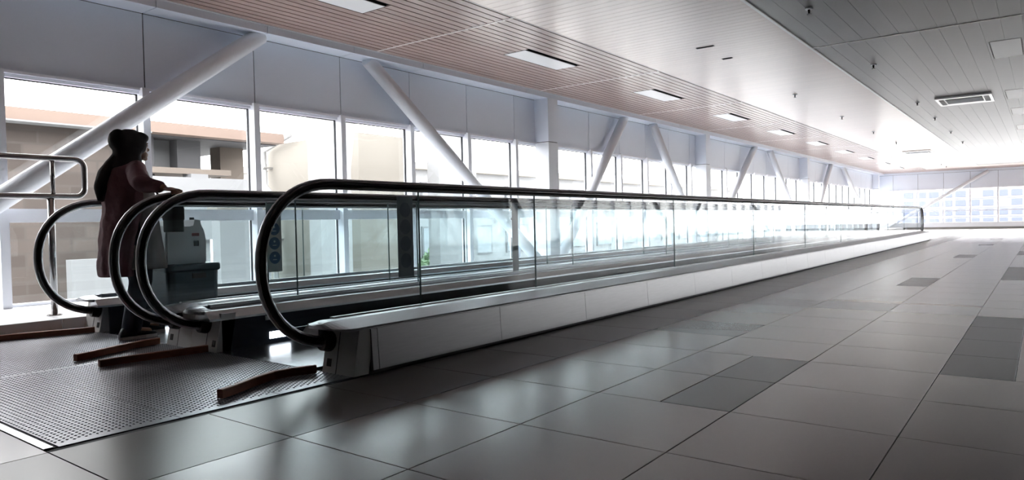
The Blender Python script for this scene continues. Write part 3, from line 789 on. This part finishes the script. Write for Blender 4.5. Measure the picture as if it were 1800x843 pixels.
br.inputs['Color1'].default_value = (.050, .040, .035, 1); br.inputs['Color2'].default_value = (.085, .070, .062, 1); br.inputs['Mortar'].default_value = (.068, .058, .052, 1)
sx_ = nt.nodes.new('ShaderNodeSeparateXYZ'); cx_ = nt.nodes.new('ShaderNodeCombineXYZ')
nt.links.new(tc.outputs['Object'], sx_.inputs[0]); nt.links.new(sx_.outputs[1], cx_.inputs[0]); nt.links.new(sx_.outputs[2], cx_.inputs[1]); nt.links.new(cx_.outputs[0], br.inputs['Vector'])
nt.links.new(br.outputs['Color'], bb.inputs['Base Color']); M['brick'] = mt
ZG_ = -5.0
M['pipew'] = mat('white_pipe_paint', (0.30, 0.30, 0.30), 0.6)
struct(MB().box(-150, 150, -120, 400, ZG_-.2, ZG_).build('ground', 'asphalt'), 'pale paved ground outside below the windows')
ed = tag(empty('elevated_deck', (-13, 2, ZG_)), 'pink concrete deck edge and brick wall seen through the first windows', 'building')
def ob(name, m_, x0, x1, y0, y1, z0, z1, par):
    o_ = par.location
    return MB().box(x0-o_.x, x1-o_.x, y0-o_.y, y1-o_.y, z0-o_.z, z1-o_.z).build(name, m_, par)
ob('deck_edge', 'pink', -13.25, -12.95, -10, 9.0, 2.60, 2.80, ed)
ob('deck_lip', 'pale', -13.22, -12.92, -10, 6.2, 2.575, 2.60, ed)
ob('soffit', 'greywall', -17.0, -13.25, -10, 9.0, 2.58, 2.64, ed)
ob('brick_wall', 'brick', -13.6, -13.3, -10, 6.05, ZG_, 2.58, ed)
ob('pillar', 'greywall', -13.9, -13.5, 6.25, 6.50, ZG_, 2.58, ed)
ob('pillar', 'pale', -14.2, -13.9, 6.6, 7.05, 1.9, 2.58, ed)
ob('pillar', 'greywall', -14.0, -13.6, 7.0, 7.48, 2.0, 2.58, ed)
ob('pillar', 'tan', -14.6, -14.2, 8.25, 8.8, 1.9, 2.58, ed)
ob('landing_slab', 'tan', -14.6, -13.2, 6.1, 7.9, 1.88, 1.99, ed)
ob('parapet', 'pale', -13.1, -13.0, 6.2, 8.3, .6, 1.80, ed)
ob('pillar', 'pale', -13.4, -13.1, 7.0, 7.35, ZG_, 1.88, ed)
ob('pillar', 'greywall', -13.5, -13.2, 5.55, 5.8, ZG_, 1.9, ed)
ob('rear_wall', 'pale', -17.2, -17.0, -10, 9.0, ZG_, 2.58, ed)
ob('low_wall', 'pale', -12.6, -12.4, 4.6, 6.4, ZG_, .35, ed)
pr_ = tag(empty('concrete_pier', (-14.7, 11.6, ZG_)), 'big cream concrete pier with a crosshead behind the third window', 'pier')
ob('crosshead', 'cream', -16.6, -12.9, 11.0, 12.6, -1.2, 3.02, pr_)
ob('pier_shaft', 'cream', -15.6, -13.6, 11.2, 12.4, ZG_, -1.2, pr_)
MB().tube([(-2.0, .4, 6.2), (-2.0, .4, 7.85)], .75, 28).build('rounded_end', 'pink', pr_)
dp = tag(empty('drain_pipe', (-16.0, 10.8, ZG_)), 'white drain pipe bent in front of the cream pier', 'pipe')
MB().tube([(.75, 0, 8.6), (.70, 0, 8.15), (-.45, 0, 7.85), (-.45, 0, 6.95), (-.05, 0, 6.6), (-.05, 0, .1)], .07, 12).build('pipe', 'pipew', dp)
for z in (7.4, 5.5): MB().box(-.54 if z > 7 else -.14, -.36 if z > 7 else .04, -.085, .195, z-.02, z+.02).build('pipe_bracket', 'steel', dp)
wc = tag(empty('concrete_block', (-11.3, 7.25, ZG_)), 'pale concrete block outside, behind the round blue signs', 'block')
ob('block', 'pale', -11.25, -11.0, 6.35, 7.30, ZG_, 1.12, wc)
ob('coping', 'cream', -11.30, -10.97, 6.30, 7.35, 1.12, 1.17, wc)
wc2 = tag(empty('concrete_column', (-11.9, 9.4, ZG_)), 'tapered white concrete column outside behind the fourth window', 'column', 'outside columns')
MB().prism([(-.25, 0), (.10, 0), (.14, 7.0), (.45, 8.6), (-.25, 8.6)], 'y', -.4, .4).build('shaft', 'pipew', wc2)
wc3 = tag(empty('concrete_column', (-12.5, 13.9, ZG_)), 'broad pale concrete column outside behind the fifth window', 'column', 'outside columns')
ob('shaft', 'pale', -12.8, -12.4, 13.2, 14.7, ZG_, 3.5, wc3)
M['sgl'] = mat('sky_lit_glass', (.15, .165, .18), .3)
sb = tag(empty('station_building', (-24, 38, ZG_)), 'pale station building with banded floors beyond the windows', 'building')
ob('wall', 'pale', -30, -22.4, 18, 64, ZG_, 3.3, sb)
for z0, z1 in ((3.3, 3.6), (1.35, 1.6), (-1.4, -1.15)): ob('floor_band', 'greywall' if z0 < 3 else 'cream', -30, -22.0, 17.6, 64.4, z0, z1, sb)
for k in range(14):
    y = 19.5+3.1*k
    for z0, z1 in ((1.75, 2.75), (-.7, .75)):
        wn = ob('window', 'greywall', -22.45, -22.32, y, y+1.9, z0, z1, sb)
        MB().box(-22.32+24, -22.30+24, y+.08-38, y+1.82-38, z0+.08-ZG_, z1-.08-ZG_).build('pane', 'sgl', wn)
# shrubs
M['leaf'] = mat('shrub_leaf', (0.10, 0.16, 0.08), 0.7, var=.4, scale=2)
def shrub(x, y, ztop, r, lb, n=1500):
    o = tag(empty('shrub', (x, y, ZG_)), lb, 'shrub', 'shrubs outside')
    mb = MB(); H = ztop-ZG_
    for k in range(n):
        a = random.uniform(0, 2*PI); q = random.random()**.5
        z = H-2.2*random.random()**1.3*r; rr_ = r*q*math.sqrt(max(.08, 1-((z-(H-r))/(r*1.05))**2)) if abs(z-(H-r)) < r*1.05 else r*q*.3
        c = Vector((rr_*math.cos(a), rr_*math.sin(a), z)); u = Vector((random.gauss(0, 1), random.gauss(0, 1), random.gauss(0, 1))).normalized(); v = u.orthogonal().normalized()
        s_ = random.uniform(.05, .11)
        mb.add([c-u*s_, c-v*s_*.5, c+u*s_, c+v*s_*.5], [(0, 1, 2, 3)])
    stuff(mb.build('foliage', 'leaf', o, fix=False))
    MB().tube([(0, 0, 0), (.05, 0, H-1.6*r), (0, .05, H-.8*r)], [.09, .07, .03], 8).build('stem', 'tan', o)
shrub(-17.5, 15.4, .25, 1.0, 'pale green shrub outside behind the glass near the dark sticker')
shrub(-16.8, 17.9, .0, .9, 'lower green shrub outside, to the right of the pale one')
shrub(-16.3, 10.0, .45, .55, 'green shrub outside beside the jerrycan', 900)
shrub(-15.6, 6.9, .35, .5, 'small green shrub outside behind the steel post', 900)
# out-of-view block added beyond the opposite wall to weaken sky reflections in the glass
M['rb'] = mat('light_render', (0.66, 0.66, 0.65), 0.85)
ab = tag(empty('added_reflection_block', (21, 45, ZG_)), 'pale block added across from the opposite windows to dim their reflection in the glass', 'building')
ob('wall', 'rb', 20, 24, 6, 85, ZG_, 5.2, ab)
ob('block_top', 'cream', 19.6, 24.4, 5.6, 85.4, 5.2, 5.5, ab)
# far office block
M['off'] = mat('office_facade', (0.135, 0.14, 0.165), 0.8); M['offwin'] = mat('office_glass', (0.05, 0.06, 0.095), 0.4)
fo = tag(empty('office_block', (-10, 250, ZG_)), 'pale blue office block seen through the far end windows', 'building')
ob('wall', 'off', -36, 34, 250, 262, ZG_, 22, fo)
for r_ in range(7):
    z0 = -2.2+2.75*r_
    ob('sill_band', 'pale', -36, 34, 249.7, 250, z0-.5, z0-.1, fo)
    for k in range(20):
        x0 = -35.2+3.45*k
        if (k*7+r_*3) % 11 == 0: continue
        ob('window', 'offwin', x0, x0+2.5, 249.8, 250, z0, z0+1.7, fo)
